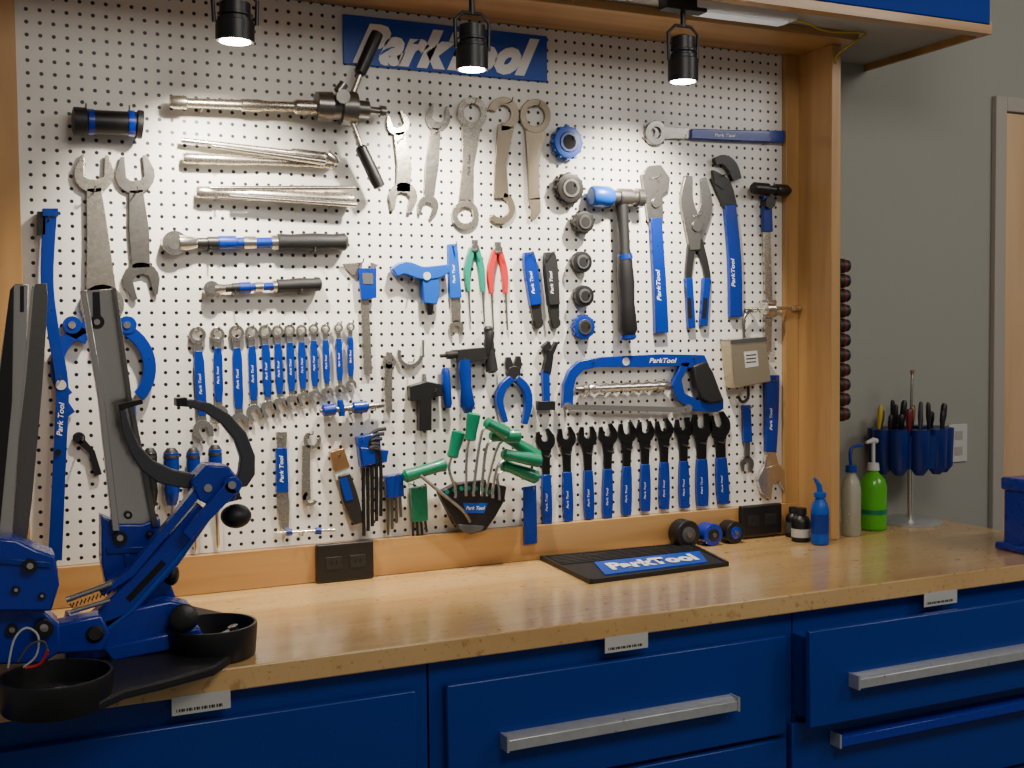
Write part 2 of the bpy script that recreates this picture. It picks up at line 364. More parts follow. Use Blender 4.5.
def torque(a,b,hr,r,label):
    t=lambda k:(a[0]+(b[0]-a[0])*k,a[1]+(b[1]-a[1])*k)
    thing("torque_wrench",label,"wrench",[
     mk("ratchet_head","steel",[ci(a,hr,-.026,-.008),ci(a,hr*.55,-.03,-.026),an(a,hr*.75,hr*.6,-.028,-.026),lat(t(.03),t(.14),-.018,[(0,hr*.7),(.6,hr*.6),(1,r*.7)])]),
     mk("shaft","darksteel",lat(t(.1),t(.28),-.018,[(0,r*.75),(.5,r*.75),(.52,r*.9),(1,r*.9)])),
     mk("barrel","blue",[lat(t(.25),t(.6),-.018,[(0,r*.8),(.02,r),(.3,r),(.32,r*.75),(1,r*.75)])]),
     mk("band","steel",lat(t(.40),t(.47),-.018,[(0,r*.95),(1,r*.95)])),
     mk("collar","steel",lat(t(.56),t(.6),-.018,[(0,r*1.1),(1,r*1.1)])),
     mk("grip","rubber",lat(t(.59),b,-.018,[(0,r),(.03,r*1.25),(.2,r*1.15),(.5,r*1.3),(.8,r*1.15),(.96,r*1.3),(1,r*.9)])),
     ]);hook(t(.2)[0],t(.2)[1]+r+2);hook(t(.8)[0],t(.8)[1]+r+3)
torque((174,243),(347,242),12,7,"large click torque wrench with blue barrel and black grip")
torque((211,289),(321,284),8,5.5,"small click torque wrench with blue barrel and black grip")
thing("headset_wrench","large flat silver open-end headset wrench","wrench",[mk("headset_wrench","satin",[oh((94,174),-88,19,f0-.002,f1,.5),st([(94,188),(98,240),(101,292)],[15,22,30],f0-.002,f1),oh((102,305),92,21,f0-.002,f1,.5)],.0008)]);hook(94,192)
thing("headset_wrench","large flat dark steel double open-end wrench","wrench",[mk("headset_wrench","gun",[oh((135,175),-95,19,f0,f1,.45),st([(136,190),(139,230),(141,268)],[14,20,18],f0,f1),oh((141,280),75,18,f0,f1,.45)],.0008)]);hook(136,192)
thing("alignment_bar","tall blue bowed steel alignment bar with white logo","tool",[
 mk("bar","blue",[st([(50,212),(47,280),(53,330),(62,385),(60,450),(55,560)],[14,13,12,13,13,14],-.030,-.0225,5)],.001),
 mk("pad","black",st([(41,212),(41,235)],8,-.030,-.004)),mk("pin","black",ci((58,452),3,-.033,-.0295)),
 text("Park Tool",(59,440),(62,398),-.0312,"white",.9,.8),
 mk("end_stop","blue",[st([(42,213),(58,213)],8,-.034,-.004)],.001),
 mk("emblem","paper",ci((61,385),5,-.0315,-.0295))]);hook(48,222);hook(60,380)
thing("dishing_gauge","blue arched wheel dishing gauge hanging on pegboard","gauge",[
 mk("arch","blue",[an((103,368),50,38,-.02,-.006,140,400,36),st([(68,328),(88,338)],14,-.02,-.006),ci((72,325),9,-.022,-.006),ci((127,325),9,-.022,-.006),st([(60,400),(70,415)],12,-.02,-.006)],.001),
 mk("gauge_rod","steel",tub([(103,300),(103,335)],2.5,-.024,0)),mk("bolt","steel",ci((72,325),3.5,-.024,-.022)),mk("bolt","steel",ci((127,325),3.5,-.024,-.022)),
 ]);hook(103,316)
def driver(x,y0,y1,ye,c,label,r=7):
    thing("screwdriver",label,"screwdriver",[
     mk("handle",c,lat((x,y0),(x+1,y1),-.02,[(0,r*.6),(.05,r*.95),(.3,r),(.5,r*.85),(.7,r),(.9,r*.8),(1,r*.55)])),
     mk("end_cap","rubber",lat((x,y0-2),(x,y0+8),-.02,[(0,r*.5),(.4,r*.9),(1,r*1.02)])),
     mk("shank","steel",lat((x+1,y1-2),(x+3,ye),-.02,[(0,r*.33),(.93,r*.33),(1,r*.2)]))],"screwdrivers on the pegboard");hook(x+8,y1)
driver(150,450,508,545,"black","black-handled screwdriver hanging on pegboard")
driver(171,450,505,552,"blue","blue-handled screwdriver with black cap",8)
driver(193,450,500,552,"blue","blue-handled screwdriver with black cap",7)
driver(215,447,492,548,"blue","blue-handled screwdriver with black cap",7)
driver(130,405,440,470,"blue","short blue-handled screwdriver with black cap",6)
thing("small_wrench","thin black double-ended wrench on pegboard","wrench",[mk("small_wrench","black",[st([(80,440),(92,452),(98,475)],[8,6,8],f0,f1),ci((79,438),6,f0,f1)],.0005)]);hook(82,440)
CW=[(197,332,203,432,15),(217,332,219,415,13),(236,330,239,424,14),(251,330,254,414,12),(264.5,329,268,410,12),(277,329,280,406,11),(289,328,292,403,10.5),(301,328,303,400,10),(313,327,315,397,9.5),(325,327,327,394,9),(338,326,340,391,8.5),(350,325,351,386,8)]
for i,(xa,ya,xb,yb,w) in enumerate(CW):
    t=lambda k:(xa+(xb-xa)*k,ya+(yb-ya)*k)
    pts=[mk("box_end","steel",[an(t(.03),w*.56,w*.33,f0-.003,f1),st([t(.08),t(.22)],[w*.6,w*.5],f0,f1)],.0005),
      mk("open_end","steel",[st([t(.78),t(.94)],[w*.5,w*.65],f0,f1),oh(t(.98),62,w*.68,f0-.001,f1)],.0005),
      mk("handle","blue",st([t(.19),t(.3),t(.7),t(.84)],[w*.5,w*.68,w*.68,w*.5],g0,-.003),.0012)]
    pts.append(text("Park Tool",t(.72),t(.32),g0-.0006,"white",.7,bold=.0))
    thing("combination_wrench","blue-handled steel combination wrench, "+("largest of the row" if i==0 else "smallest of the row" if i==11 else "medium size in the row"),"wrench",pts,"combination wrenches hanging in a row")
    hook(xa,ya-1)
thing("digital_caliper","digital caliper with blue housing and steel beam","caliper",[
 mk("beam","satin",[st([(363,268),(368,374)],[8,8],f0,f1),pr([(342,264),(362,262),(362,274),(352,275)],f0,f1),pr([(370,262),(378,265),(371,272)],f0,f1)],.0004),
 mk("housing","blue",pr([(358,268),(376,268),(376,298),(361,300)],-.018,f0),.001),
 mk("display","grayrub",pr([(362,273),(373,273),(373,284),(363,284)],-.019,-.0175))]);hook(360,263)
thing("torque_driver","bright blue pistol-shaped preset torque driver","tool",[
 mk("body","bright_blue",[st([(393,273),(404,268),(420,273),(436,272),(447,268)],[9,13,13,13,8],-.032,-.006,4),st([(428,272),(430,290),(429,304)],[15,17,13],-.03,-.006,3)],.002),
 mk("chuck","black",[lat((429,303),(430,315),-.018,[(0,5),(.6,4),(1,2.4)])]),
 mk("dial","paper",ci((427,276),4,-.034,-.031))]);hook(410,282)
thing("spanner_wrench","thin steel wrench with hooked upper end","wrench",[mk("spanner_wrench","satin",[oh((398,124),-110,12,f0,f1,.5),st([(399,132),(404,165),(403,192)],[11,14,14],f0,f1),oh((403,197),100,15,f0,f1,.45)],.0006)]);hook(400,140)
thing("spanner_wrench","narrow silver open-end wrench with slotted body","wrench",[mk("spanner_wrench","steel",[oh((438,118),-80,13,f0,f1,.5),st([(436,128),(432,165),(429,196)],[9,13,10],f0,f1),oh((428,206),110,11,f0,f1,.45)],.0006)]);hook(436,132)
thing("lockring_wrench","steel lockring wrench with ring at both ends","wrench",[mk("lockring_wrench","satin",[an((472,113),16,9.5,f0-.001,f1),st([(471,126),(468,165),(466,200)],[19,11,15],f0,f1),an((465,215),14.5,8.5,f0-.001,f1)],.0006),
  text("Park Tool",(468,185),(470,145),f0-.0008,"black",.8)]);hook(472,104)
mat("bronze",(.36,.3,.22),.32,.88,.1,120)
thing("hook_spanner","steel hook spanner with broad curved claw ends","wrench",[mk("hook_spanner","bronze",[an((503,114),17,8.5,f0,f1,-165,100),st([(506,126),(500,165),(501,198)],[16,11,14],f0,f1),an((500,208),16,9.5,f0,f1,-75,140)],.0006)]);hook(508,103)
thing("lockring_wrench","bronze-tinted steel ring wrench with hooked tail","wrench",[mk("lockring_wrench","bronze",[an((535,116),17,10.5,f0-.001,f1),st([(535,131),(533,165),(534,200)],[20,11,11],f0,f1),st([(534,198),(536,212),(532,220)],[12,9,4],f0,f1)],.0006)]);hook(535,107)
def roundt(c,r,cm,label,nt=12,d=.03,inner="socket"):
    s=S(c[0]);p=P(*c,-d);q=Vector((p.x,-.004,p.z))
    prof=[(0,r*s*.8),(.03,r*s*.95),(.45,r*s*.95),(.5,r*s),(1,r*s*.9)]
    g=[lathe(p,q,prof,28)]
    for i in range(nt):
        a=2*pi*i/nt;x=p.x+r*s*.97*cos(a);z=p.z+r*s*.97*sin(a);g.append(lathe((x,-d+.004,z),(x,-.01,z),[(0,r*s*.1),(1,r*s*.13)],6))
    thing("freewheel_tool",label,"tool",[mk("body",cm,g),mk("bore",inner,lathe((p.x,-d-.0035,p.z),(p.x,-d+.004,p.z),[(0,r*s*.45),(1,r*s*.45)])),
      mk("rim",{"bright_blue":"blue","black":"grayrub"}.get(cm,"gun"),lathe((p.x,-d-.003,p.z),(p.x,-d+.003,p.z),[(0,r*s*.6),(.99,r*s*.7),(1,r*s*.4)]))],"round tools in a column");hook(c[0],c[1])
roundt((569,142),16,"bright_blue","round bright blue notched bottom bracket socket")
roundt((571,188),15,"darksteel","round dark steel notched socket")
roundt((585,222),11,"darksteel","small dark steel freewheel socket",10,.035)
roundt((583,262),11,"black","small round black socket tool",0,.03)
roundt((585,296),11,"black","small round black socket tool",0,.03)
roundt((585,327),12,"blue","small round blue socket tool",10,.03)
thing("pin_spanner","flat blue-handled pin spanner with steel fork","wrench",[
 mk("handle","bright_blue",st([(452,244),(455,298)],[9,12],g0,g1),.001),mk("fork","satin",[st([(455,296),(456,322)],[10,9],f0,f1),oh((456,328),90,8,f0,f1)],.0005),text("Park Tool",(454.5,292),(453,256),g0-.0006,"white",.8)]);hook(452,246)
def tweez(x,y0,y1,c,label):
    thing("cutter_pliers",label,"pliers",[
     mk("handle",c,st([(x-2,y0+4),(x-7,y0+26),(x-6,y0+48)],[5,6,3],g0,g1,4),.001),mk("handle",c,st([(x+2,y0+4),(x+7,y0+26),(x+8,y0+48)],[5,6,3],g0,g1,4),.001),
     mk("jaws","steel",[st([(x-1,y0-4),(x-2,y0+6)],3,f0,f1),st([(x+2,y0-4),(x+2,y0+6)],3,f0,f1),ci((x,y0+4),4,-.018,f1)]),
     mk("tip","steel",st([(x-6,y0+46),(x-4,y1)],[2.5,1.5],f0,f1)),mk("tip","steel",st([(x+8,y0+46),(x+10,y1)],[2.5,1.5],f0,f1))]);hook(x,y0+6)
tweez(474,244,322,"teal","slim tool with teal plastic handles")
tweez(497,246,330,"red","slim tool with red plastic handles")
def knife(a,b,c,label):
    t=lambda k:(a[0]+(b[0]-a[0])*k,a[1]+(b[1]-a[1])*k)
    thing("tire_knife",label,"tool",[mk("handle",c,st([a,t(.2),t(.7)],[9,13,11],-.022,-.004,4),.002),mk("nose","darksteel",[st([t(.68),t(.85),b],[10,9,5],-.016,-.004),ci(t(.93),6,-.014,-.004)],.0006),text("Park Tool",t(.6),t(.2),-.0228,"white",.8,.75)]);hook(a[0],a[1]+3)
knife((528,252),(538,328),"blue","blue-handled cutter hanging beside black cutter")
knife((549,252),(555,328),"rubber","black-handled cutter with steel nose")
thing("shop_hammer","hammer with blue soft face and black rubber handle","hammer",[
 mk("soft_face","bright_blue",lat((591,196),(612,197),-.03,[(0,9),(.08,10.5),(.8,10.5),(1,8)],22)),
 mk("head","gun",[lat((611,197),(643,198),-.03,[(0,7),(.2,7),(.22,9),(.6,9),(.62,7),(.75,7),(.77,9.5),(.95,9.5),(1,8)],22)]),
 mk("handle","rubber",[lat((622,203),(628,336),-.03,[(0,6),(.35,6),(.4,7.5),(.6,9),(.75,8),(.95,10),(1,7)])]),
 mk("handle_band","blue",[lat((624.5,254),(625,259),-.03,[(0,7.6),(1,8.2)])]),mk("handle_end","blue",lat((628,335),(628.2,340),-.03,[(0,8.5),(.6,8.5),(1,6)]))]);hook(606,208);hook(638,208)
thing("adjustable_wrench","large adjustable wrench with dark head and blue handle","wrench",[
 mk("head","gun",[pr([(641,175),(648,166),(660,165),(669,178),(668,190),(660,196),(656,222),(658,190),(652,196),(648,222),(645,200)],f0-.004,f1),st([(654,190),(656,225)],[16,13],f0-.003,f1),ci((655,203),5,f0-.007,f1)],.0008),
 mk("handle","blue",st([(655,218),(659,285),(661,333)],[11,12,13],g0-.003,g1,4),.002),
 text("ParkTool",(660,315),(657,255),g0-.0038,"white",.8)]);hook(655,178)
thing("pedal_wrench","long horizontal wrench with steel box end and blue handle","wrench",[
 mk("head","gun",[an((655,133),12,6,-.016,f1),st([(664,133),(702,134)],[12,9],f0,f1),oh((652,133),190,10,f0,f1)],.0006),
 mk("handle","blue",st([(690,134),(740,136),(783,137)],[10,11,12],g0-.003,g1,3),.002),
 text("Park Tool",(705,134.5),(745,136),g0-.0038,"white",.7)]);hook(680,140);hook(765,144)
thing("slip_joint_pliers","long adjustable pliers with blue and black handle tips","pliers",[
 mk("jaw","gun",[st([(688,176),(686,200),(692,225),(694,250)],[7,12,15,10],f0-.006,f1,4),ci((696,226),6,f0-.01,f1)],.0008),
 mk("jaw","gun",st([(703,178),(706,205),(698,230),(692,250)],[6,12,15,10],f0,f1,4),.0008),
 mk("handle","darksteel",st([(692,240),(688,275),(689,298)],[8,6,7],f0-.004,f1,4),.0008),mk("handle","darksteel",st([(698,240),(707,275),(705,298)],[8,6,7],f0-.002,f1,4),.0008),
 mk("grip","blue",st([(688,278),(691,328)],[7,7],-.016,-.002),.0015),mk("grip","blue",st([(706,278),(703,326)],[7,7],-.016,-.002),.0015),
 mk("grip_inlay","black",st([(689,298),(690,318)],4,-.0168,-.015)),mk("grip_inlay","black",st([(705.5,298),(704,318)],4,-.0168,-.015))]);hook(696,216)
thing("chain_pipe_wrench","dark compact-jawed wrench with long blue handle","wrench",[
 mk("head","darksteel",[st([(714,162),(723,160),(731,167),(736,180)],[7,10,11,9],f0-.008,f1,4),st([(713,176),(722,186),(730,208)],[9,17,13],f0-.004,f1,3),pr([(712,170),(720,174),(728,182),(722,190),(713,184)],f0-.006,f1)],.0008),
 mk("handle","blue",st([(729,205),(734,260),(735,317)],[11,12,12],-.018,-.002,3),.002),text("ParkTool",(734,300),(732,245),-.0188,"white",.8)]);hook(724,175)
thing("hanger_alignment_gauge","steel derailleur hanger alignment gauge with sliding arm","gauge",[
 mk("bar","satin",[st([(765,190),(768,300),(767,352)],[7,7,7],f0-.003,f1)],.0006),
 mk("pivot_handle","darksteel",[lat((752,188),(790,191),-.03,[(0,4),(.05,6),(.4,6),(.42,4),(.6,4),(.62,6),(.9,6),(1,3)]),ci((768,203),6,-.03,-.006)]),
 mk("grip","blue",[st([(766,196),(767,232)],[8,9],-.018,-.004)],.001),
 mk("slider","steel",[lat((745,309),(800,308),-.028,[(0,1.2),(.35,1.2),(.36,6),(.5,6),(.52,2.5),(.85,1.2),(.86,2.6),(1,2.6)]),pr([(761,300),(775,300),(775,317),(762,317)],-.02,-.008)],.0005)]);hook(768,187)
mat("tin",(.5,.42,.29),.34,.85,.15,90)
thing("scale_box","hanging warm silver metal box with small printed label","scale",[
 mk("box","tin",pr([(725,341),(761,338),(766,381),(730,388)],-.05,-.006),.002),
 mk("lid_rim","gun",pr([(725,340),(761,337),(761.5,341),(725.5,344)],-.052,-.004)),
 mk("label_plate","paper",pr([(744,352),(757,350.5),(758.5,366),(745.5,368)],-.0508,-.0495)),
 mk("label_print","black",[pr([(746,355+i*3.5),(756,354+i*3.5),(756.1,355+i*3.5),(746.1,356+i*3.5)],-.0513,-.0505) for i in range(3)]),
 mk("hanger","gun",tub([(744,338),(744,318),(752,309)],1.6,-.02,3)),mk("hook_foot","darksteel",tub([(748,386),(748,398),(742,402),(738,396)],1.6,-.02,3))]);hook(752,312)
thing("adjustable_wrench","adjustable wrench hanging with blue handle upward, steel jaws down","wrench",[
 mk("handle","blue",st([(771,375),(771,420),(770,452)],[14,12,10],-.018,-.002,3),.002),
 mk("head","steel",[st([(770,450),(771,474)],[8,18],f0-.004,f1),pr([(757,480),(762,468),(778,464),(788,476),(790,494),(783,490),(778,480),(772,484),(770,500),(760,492)],f0-.005,f1)],.0008),
 text("Park Tool",(771,440),(771,398),-.0188,"white",.8)]);hook(771,381)
thing("spoke_wrench","small blue-handled wrench with steel tip","wrench",[mk("handle","blue",[st([(746,405),(747,442)],[7,8],g0,g1,2)],.001),mk("tip","gun",[st([(747,440),(747,458)],[5,5],f0,f1),oh((747,464),95,8,f0,f1)],.0005)]);hook(746,408)
thing("hacksaw","blue-framed hacksaw with black grip and steel blade","saw",[
 mk("frame","blue",[pr([(562,408),(563,384),(568,370),(578,361),(600,357),(660,354),(703,355),(708,366),(700,370),(688,368),(680,366),(640,367),(598,367),(582,370),(575,378),(572,390),(572,408)],-.026,-.010),
   pr([(680,362),(689,362),(680,380),(683,393),(700,402),(722,400),(722,409),(716,412),(694,411),(676,400),(671,386)],-.026,-.010)],.0015),
 mk("grip","rubber",pr([(691,366),(704,361),(711,372),(716,386),(722,401),(708,403),(699,398),(694,386)],-.036,-.012),.004),
 mk("blade","steel",st([(563,407),(690,410)],[5.5,5.5],-.030,-.0285)),mk("blade_pin","satin",ci((567,406),3.5,-.034,-.012)),mk("blade_pin","satin",ci((687,408),3.5,-.034,-.012)),
 text("ParkTool",(646,360.5),(680,360.5),-.0268,"white",.8,.8),mk("emblem","paper",ci((626,361.5),4,-.0268,-.025))]);hook(590,362);hook(690,358)
thing("pin_tool","ribbed steel rod tool lying across pegboard hooks","tool",[mk("rod","steel",lat((583,389),(671,385),-.02,[(0,4),(.03,5.5)]+[(.06+i*.06,5.5 if i%2 else 3.8) for i in range(14)]+[(.94,5),(1,2)])),mk("tip","gun",lat((576,389),(585,389),-.02,[(0,1.5),(1,3)]))]);hook(600,395);hook(655,392)
CN=[(545,432,547,524),(566,430,568,521),(587,429,589,519),(608,427,607,518),(627,425,626,515),(645,424,645,511),(664,422,664,509),(683,421,684,508),(701,419,702,506),(719,418,723,504)]
mat("oxide",(.012,.012,.012),.3,.5,.1,120)
for i,(xa,ya,xb,yb) in enumerate(CN):
    t=lambda k:(xa+(xb-xa)*k,ya+(yb-ya)*k);w=9.5+(2 if i>7 else 0)
    thing("cone_wrench","black open-end cone wrench with blue handle"+(", widest of the row" if i==9 else ""),"wrench",[
     mk("head","oxide",[oh(t(.09),-108+(i%3)*7,w*1.12,f0-.001,f1,.34,.1),st([t(.17),t(.3),t(.52)],[w*1.2,w*.85,w*.75],f0,f1)],.0006),
     mk("handle","blue",st([t(.46),t(.6),t(.85),t(1)],[w*.8,w*.95,w*1.0,w*.85],g0,g1,2),.0015),
     text("Park Tool",t(.95),t(.58),g0-.0006,"white",.7,bold=.0)],"cone wrenches hanging in a row");hook(xa,ya+24)
thing("gear_brush","blue-handled flat scraper with steel blade","tool",[mk("handle","blue",st([(281,448),(282,492)],[11,12],g0,g1,2),.001),mk("collar","satin",pr([(276,432),(287,432),(286,450),(277,450)],f0,f1)),mk("blade","satin",st([(282,488),(283,505),(285,530)],[11,13,7],f0,f1),.0005),text("Park Tool",(282,486),(281,452),g0-.0006,"white",.8,.8)]);hook(281,438)
thing("chain_hook","steel tool with curved hook end","tool",[mk("chain_hook","satin",[an((312,440),9,5,f0,f1,-20,250),st([(306,445),(306,475),(306,500)],[8,8,9],f0,f1),an((310,498),8,4,f0,f1,20,240)],.0005)]);hook(310,434)
thing("rotor_fork","small two-pronged steel rod across hooks with blue stops","tool",[mk("rod","steel",tub([(275,533),(335,530)],1.6,-.02,0)),mk("stop","blue",lat((286,532.5),(292,532),-.02,[(0,3.5),(1,3.5)])),mk("stop","blue",lat((315,531),(321,531),-.02,[(0,3.5),(1,3.5)]))]);hook(300,534)
thing("wire_brush","wooden-tipped brush with black and blue handle","brush",[mk("bristles","copper",pr([(329,452),(343,448),(349,466),(334,472)],-.02,-.003),.001),mk("ferrule","paper",pr([(333,470),(349,465),(351,474),(336,480)],-.018,-.003)),mk("handle","darksteel",st([(343,474),(350,500),(358,523)],[12,16,9],-.026,-.004,4),.003),mk("stripe","blue",st([(343,478),(349,500)],[8,8],-.0275,-.02))]);hook(338,455)
thing("hex_key_set","blue holder filled with black L-shaped hex keys","tool",[
 mk("holder","blue",[pr([(356,437),(378,432),(381,466),(360,468)],-.03,-.004),pr([(360,447),(388,450),(386,462),(362,466)],-.036,-.02)],.002),
 *[mk("hex_key","black",tub([(386-i*2,429+i*5),(374-i,432+i*4),(364+i*4,452),(364+i*4.2,536-i*5)],1.9,-.024-i*.003,3,8)) for i in range(5)]]);hook(360,440)
thing("folding_key_set","small blue folding key set with steel keys","tool",[mk("holder","blue",pr([(384,476),(402,473),(403,496),(386,498)],-.024,-.004),.002)]+[mk("key","gun",tub([(388+i*4,496),(388+i*4.3,535-i*6)],1.5,-.014,0,6)) for i in range(4)]);hook(394,476)
thing("star_key_set","green holder with thin dark star keys","tool",[mk("holder","green",pr([(410,488),(426,485),(427,520),(412,522)],-.024,-.004),.002)]+[mk("key","darksteel",tub([(413+i*4,520),(413+i*4.6,541-i*3)],1.3,-.014,0,6)) for i in range(4)]);hook(418,488)
thing("hex_wrench_holder","fan-shaped black holder with small blue and white print","holder",[
 mk("holder","black",pr([(437,492),(455,483),(480,480),(505,486),(503,500),(494,516),(484,530),(468,534),(453,524)],-.045,-.0225),.003),
 mk("print_patch","signblue",pr([(463,503),(488,503),(484,513),(466,513)],-.0462,-.0449)),
 text("Park Tool",(465,508),(486,508),-.0468,"white",1.0,.9),
 mk("holder_base","grayrub",pr([(458,524),(485,526),(481,531),(468,534),(459,529)],-.049,-.044),.002)]+
 [mk("slot","teal",ci((447+i*7.2,492-4*sin(i*pi/6)),2.2,-.0465,-.044,10)) for i in range(7)]);hook(445,495);hook(500,490)
PH=[((452,458),(459,431),(455,488)),((470,441),(474,413),(466,486)),((485,422),(508,434),(474,486)),((490,436),(520,436),(482,486)),((502,434),(539,458),(487,486)),((502,454),(541,461),(493,488)),((501,464),(538,478),(499,490))]
for i,(a,b,e) in enumerate(PH):
    yy=-.053-.028*(i%2)
    if i==2:yy=-.108
    thing("p_handle_hex_wrench","hex wrench with thick green handle held in fan-shaped holder","wrench",[
     mk("shaft","steel",tub([((a[0]*2+b[0])/3,(a[1]*2+b[1])/3),(a[0]-3,a[1]+10),e,(e[0],e[1]+10)],1.6,yy,4,8)),
     mk("handle","green",lat(a,b,yy,[(0,3.5),(.06,6),(.3,5.6),(.7,6.8),(.94,7),(1,4.5)]))],"green-handled hex wrenches")
thing("t_handle_hex_wrench","hex wrench with long green handle and bent steel shaft","wrench",[mk("handle","green",lat((403,477),(446,464),-.04,[(0,4),(.06,7),(.4,6),(.8,6),(.95,7),(1,4)])),mk("shaft","gun",tub([(420,475),(440,492),(462,510),(470,522)],1.8,-.052,4,8))],"green-handled hex wrenches");hook(410,484)
thing("chain_breaker","black chain breaker with blue handle and cross lever","tool",[
 mk("body","darksteel",[pr([(452,350),(487,347),(494,358),(470,362),(455,362)],-.03,-.006),lat((440,356),(495,350),-.024,[(0,2),(.1,2),(.11,4),(.3,4),(.31,2.5),(1,2.5)]),lat((490,330),(487,356),-.024,[(0,4),(.1,5),(.6,5),(1,3)])],.001),
 mk("handle","blue",lat((464,360),(468,413),-.026,[(0,6),(.2,6.5),(.5,5.5),(.85,8),(1,4)])),
 mk("lever_grip","rubber",lat((488,326),(492,373),-.022,[(0,3),(.05,5),(.5,4.5),(.95,6.5),(1,3)]))]);hook(460,362)
thing("crank_puller","black T-shaped crank puller with steel pin","tool",[mk("body","black",[pr([(408,386),(425,381),(441,384),(441,396),(430,397),(430,430),(418,431),(418,400),(409,401)],-.03,-.006)],.002),mk("pin","steel",lat((424,381),(424,374),-.018,[(0,3),(1,2)])),mk("sleeve","blue",lat((445,368),(448,408),-.016,[(0,3),(.1,4.5),(.9,4.5),(1,3)]))]);hook(432,392)
thing("nipple_wrench","slim silver spoke nipple wrench","wrench",[mk("nipple_wrench","satin",[st([(389,352),(388,380),(389,412)],[6,8,6],f0,f1),oh((389,362),-95,7,f0,f1)],.0005)]);hook(389,362)
thing("clamp_gauge","small curved steel gauge with pin","tool",[mk("arc","steel",an((410,354),14,10,f0,f1,10,200)),mk("pin","steel",tub([(423,340),(423,356)],1.5,-.01,0))]);hook(410,362)
thing("thread_chaser","blue-ended threaded chaser rod resting on hooks","tool",[mk("rod","gun",lat((320,411),(384,405),-.02,[(0,2)]+[(.05+i*.045,3.4 if i%2 else 2.6) for i in range(20)]+[(1,2)])),mk("grip","blue",lat((322,411),(336,409),-.02,[(0,4),(.1,6),(.9,6),(1,4)])),mk("grip","blue",lat((352,408),(368,406.5),-.02,[(0,4),(.1,6),(.9,6),(1,4)])),mk("stop","blue",lat((340,400),(342,416),-.02,[(0,3),(.5,4),(1,3)]))]);hook(350,412);hook(372,410)
thing("cable_cutters","cable cutters with black jaws and curved blue handles","pliers",[
 mk("jaw","darksteel",[st([(508,357),(509,366),(514,378)],[4,8,8],-.016,-.005,3),ci((513,373),7,-.02,-.004)],.001),mk("jaw","darksteel",st([(518,356),(517,366),(512,378)],[4,8,8],-.014,-.004,3),.001),
 mk("handle","blue",st([(511,378),(502,388),(499,402),(505,422)],[7,8,7,5],-.022,-.006,5),.002),mk("handle","blue",st([(515,378),(525,388),(528,404),(524,424)],[7,8,7,5],-.022,-.006,5),.002)]);hook(513,381)
thing("chain_checker","black and blue rivet tool with small clamp","tool",[
 mk("body","black",[st([(544,344),(549,352),(546,372)],[9,7,8],-.02,-.004,3),st([(556,342),(550,356)],[4,4],-.016,-.004)],.001),
 mk("handle","blue",[st([(545,370),(546,402)],[7,6],-.018,-.004)],.001),mk("clamp","black",[pr([(537,401),(554,401),(554,410),(537,410)],-.02,-.004)],.001)]);hook(547,350)
thing("chain_gauge","flat blue rectangular gauge hanging at the board edge","gauge",[mk("chain_gauge","blue",[pr([(523,487),(536,485),(537,543),(524,545)],-.029,-.0235)],.001)]);hook(529,490)
thing("pegboard","large white perforated pegboard holding bicycle repair tools","pegboard",[mk("pegboard","pegboard",box(LX+.0005,RX-.0005,0,.012,BZ,TZ-.0005))])
for h in HK:
    p=P(h[0],h[1],-.01);x,z=p.x,p.z
    thing("pegboard_hook","small dark steel peg hook fixed in the pegboard","hook",[mk("pegboard_hook","gun",tube([(x,-.0005,z),(x,-.03,z),(x,-.036,z+.003),(x,-.038,z+.009)],.0017,6))],"steel hooks in the pegboard")
# ---------------- power outlets -----------------
def outlet(a,b,c,d,label,cm,y=-.022):
    A=P(a,(b+d)/2,y-.018);B=P(c,(b+d)/2,y-.018);zt=P((a+c)/2,b,y-.018).z;zb=max(.9215,P((a+c)/2,d,y-.018).z);w=B.x-A.x;zm=(zt+zb)/2
    thing("power_outlet",label,"outlet",[mk("plate",cm,box(A.x,B.x,y-.018,y-.0005,zb,zt),.003)]+[
     mk("socket","rubber",box(A.x+w*k,A.x+w*(k+.28),y-.0195,y-.018,zm-.014,zm+.014),.001) for k in(.15,.57)]+[
     mk("slots","socket",[box(A.x+w*k+dx,A.x+w*k+dx+.002,y-.0202,y-.0195,zm-.004,zm+.006) for dx in(w*.09,w*.18)]) for k in(.15,.57)])
outlet(317,543,374,584,"black double power outlet on wooden bottom rail","black")
outlet(742,505,782,535,"black power outlet on wooden bottom rail","black")
p=P(957,443,WY)
thing("wall_outlet","pale wall outlet plate on gray wall","outlet",[mk("plate","paper",box(p.x-.037,p.x+.037,WY-.006,WY-.0005,p.z-.058,p.z+.058),.002)]+[mk("socket","trimgray",box(p.x-.016,p.x+.016,WY-.0075,WY-.006,p.z+s-.013,p.z+s+.013),.001) for s in(-.024,.024)])
# ---------------- bench mat -----------------
q=[PZ(*t,.928) for t in((540,557),(690,543),(729,563),(590,581))]
def quad(pts,z0,z1):
    n=len(pts);return [(p[0],p[1],z0) for p in pts]+[(p[0],p[1],z1) for p in pts],[tuple(range(n)),tuple(range(2*n-1,n-1,-1))]+[(i,(i+1)%n,n+(i+1)%n,n+i) for i in range(n)]
def bl(u,v):return q[0]*(1-u)*(1-v)+q[1]*u*(1-v)+q[2]*u*v+q[3]*(1-u)*v
ridges=[quad([bl(u0_,v0),bl(u1,v0),bl(u1,v1),bl(u0_,v1)],.928,.931) for u0_,u1,v0,v1 in [(0,1,0,.03),(0,.02,0,1),(.98,1,0,1),(0,1,.97,1)]+[(.03,.97,.08+i*.055,.1+i*.055) for i in range(6)]+[(.25,.262,.03,.4),(.5,.512,.03,.4),(.74,.752,.03,.4)]]
tc_=bl(.545,.67);tc_.z=.9325
X=(bl(.9,.7)-bl(.3,.7));Yv=(bl(.5,.2)-bl(.5,.8))
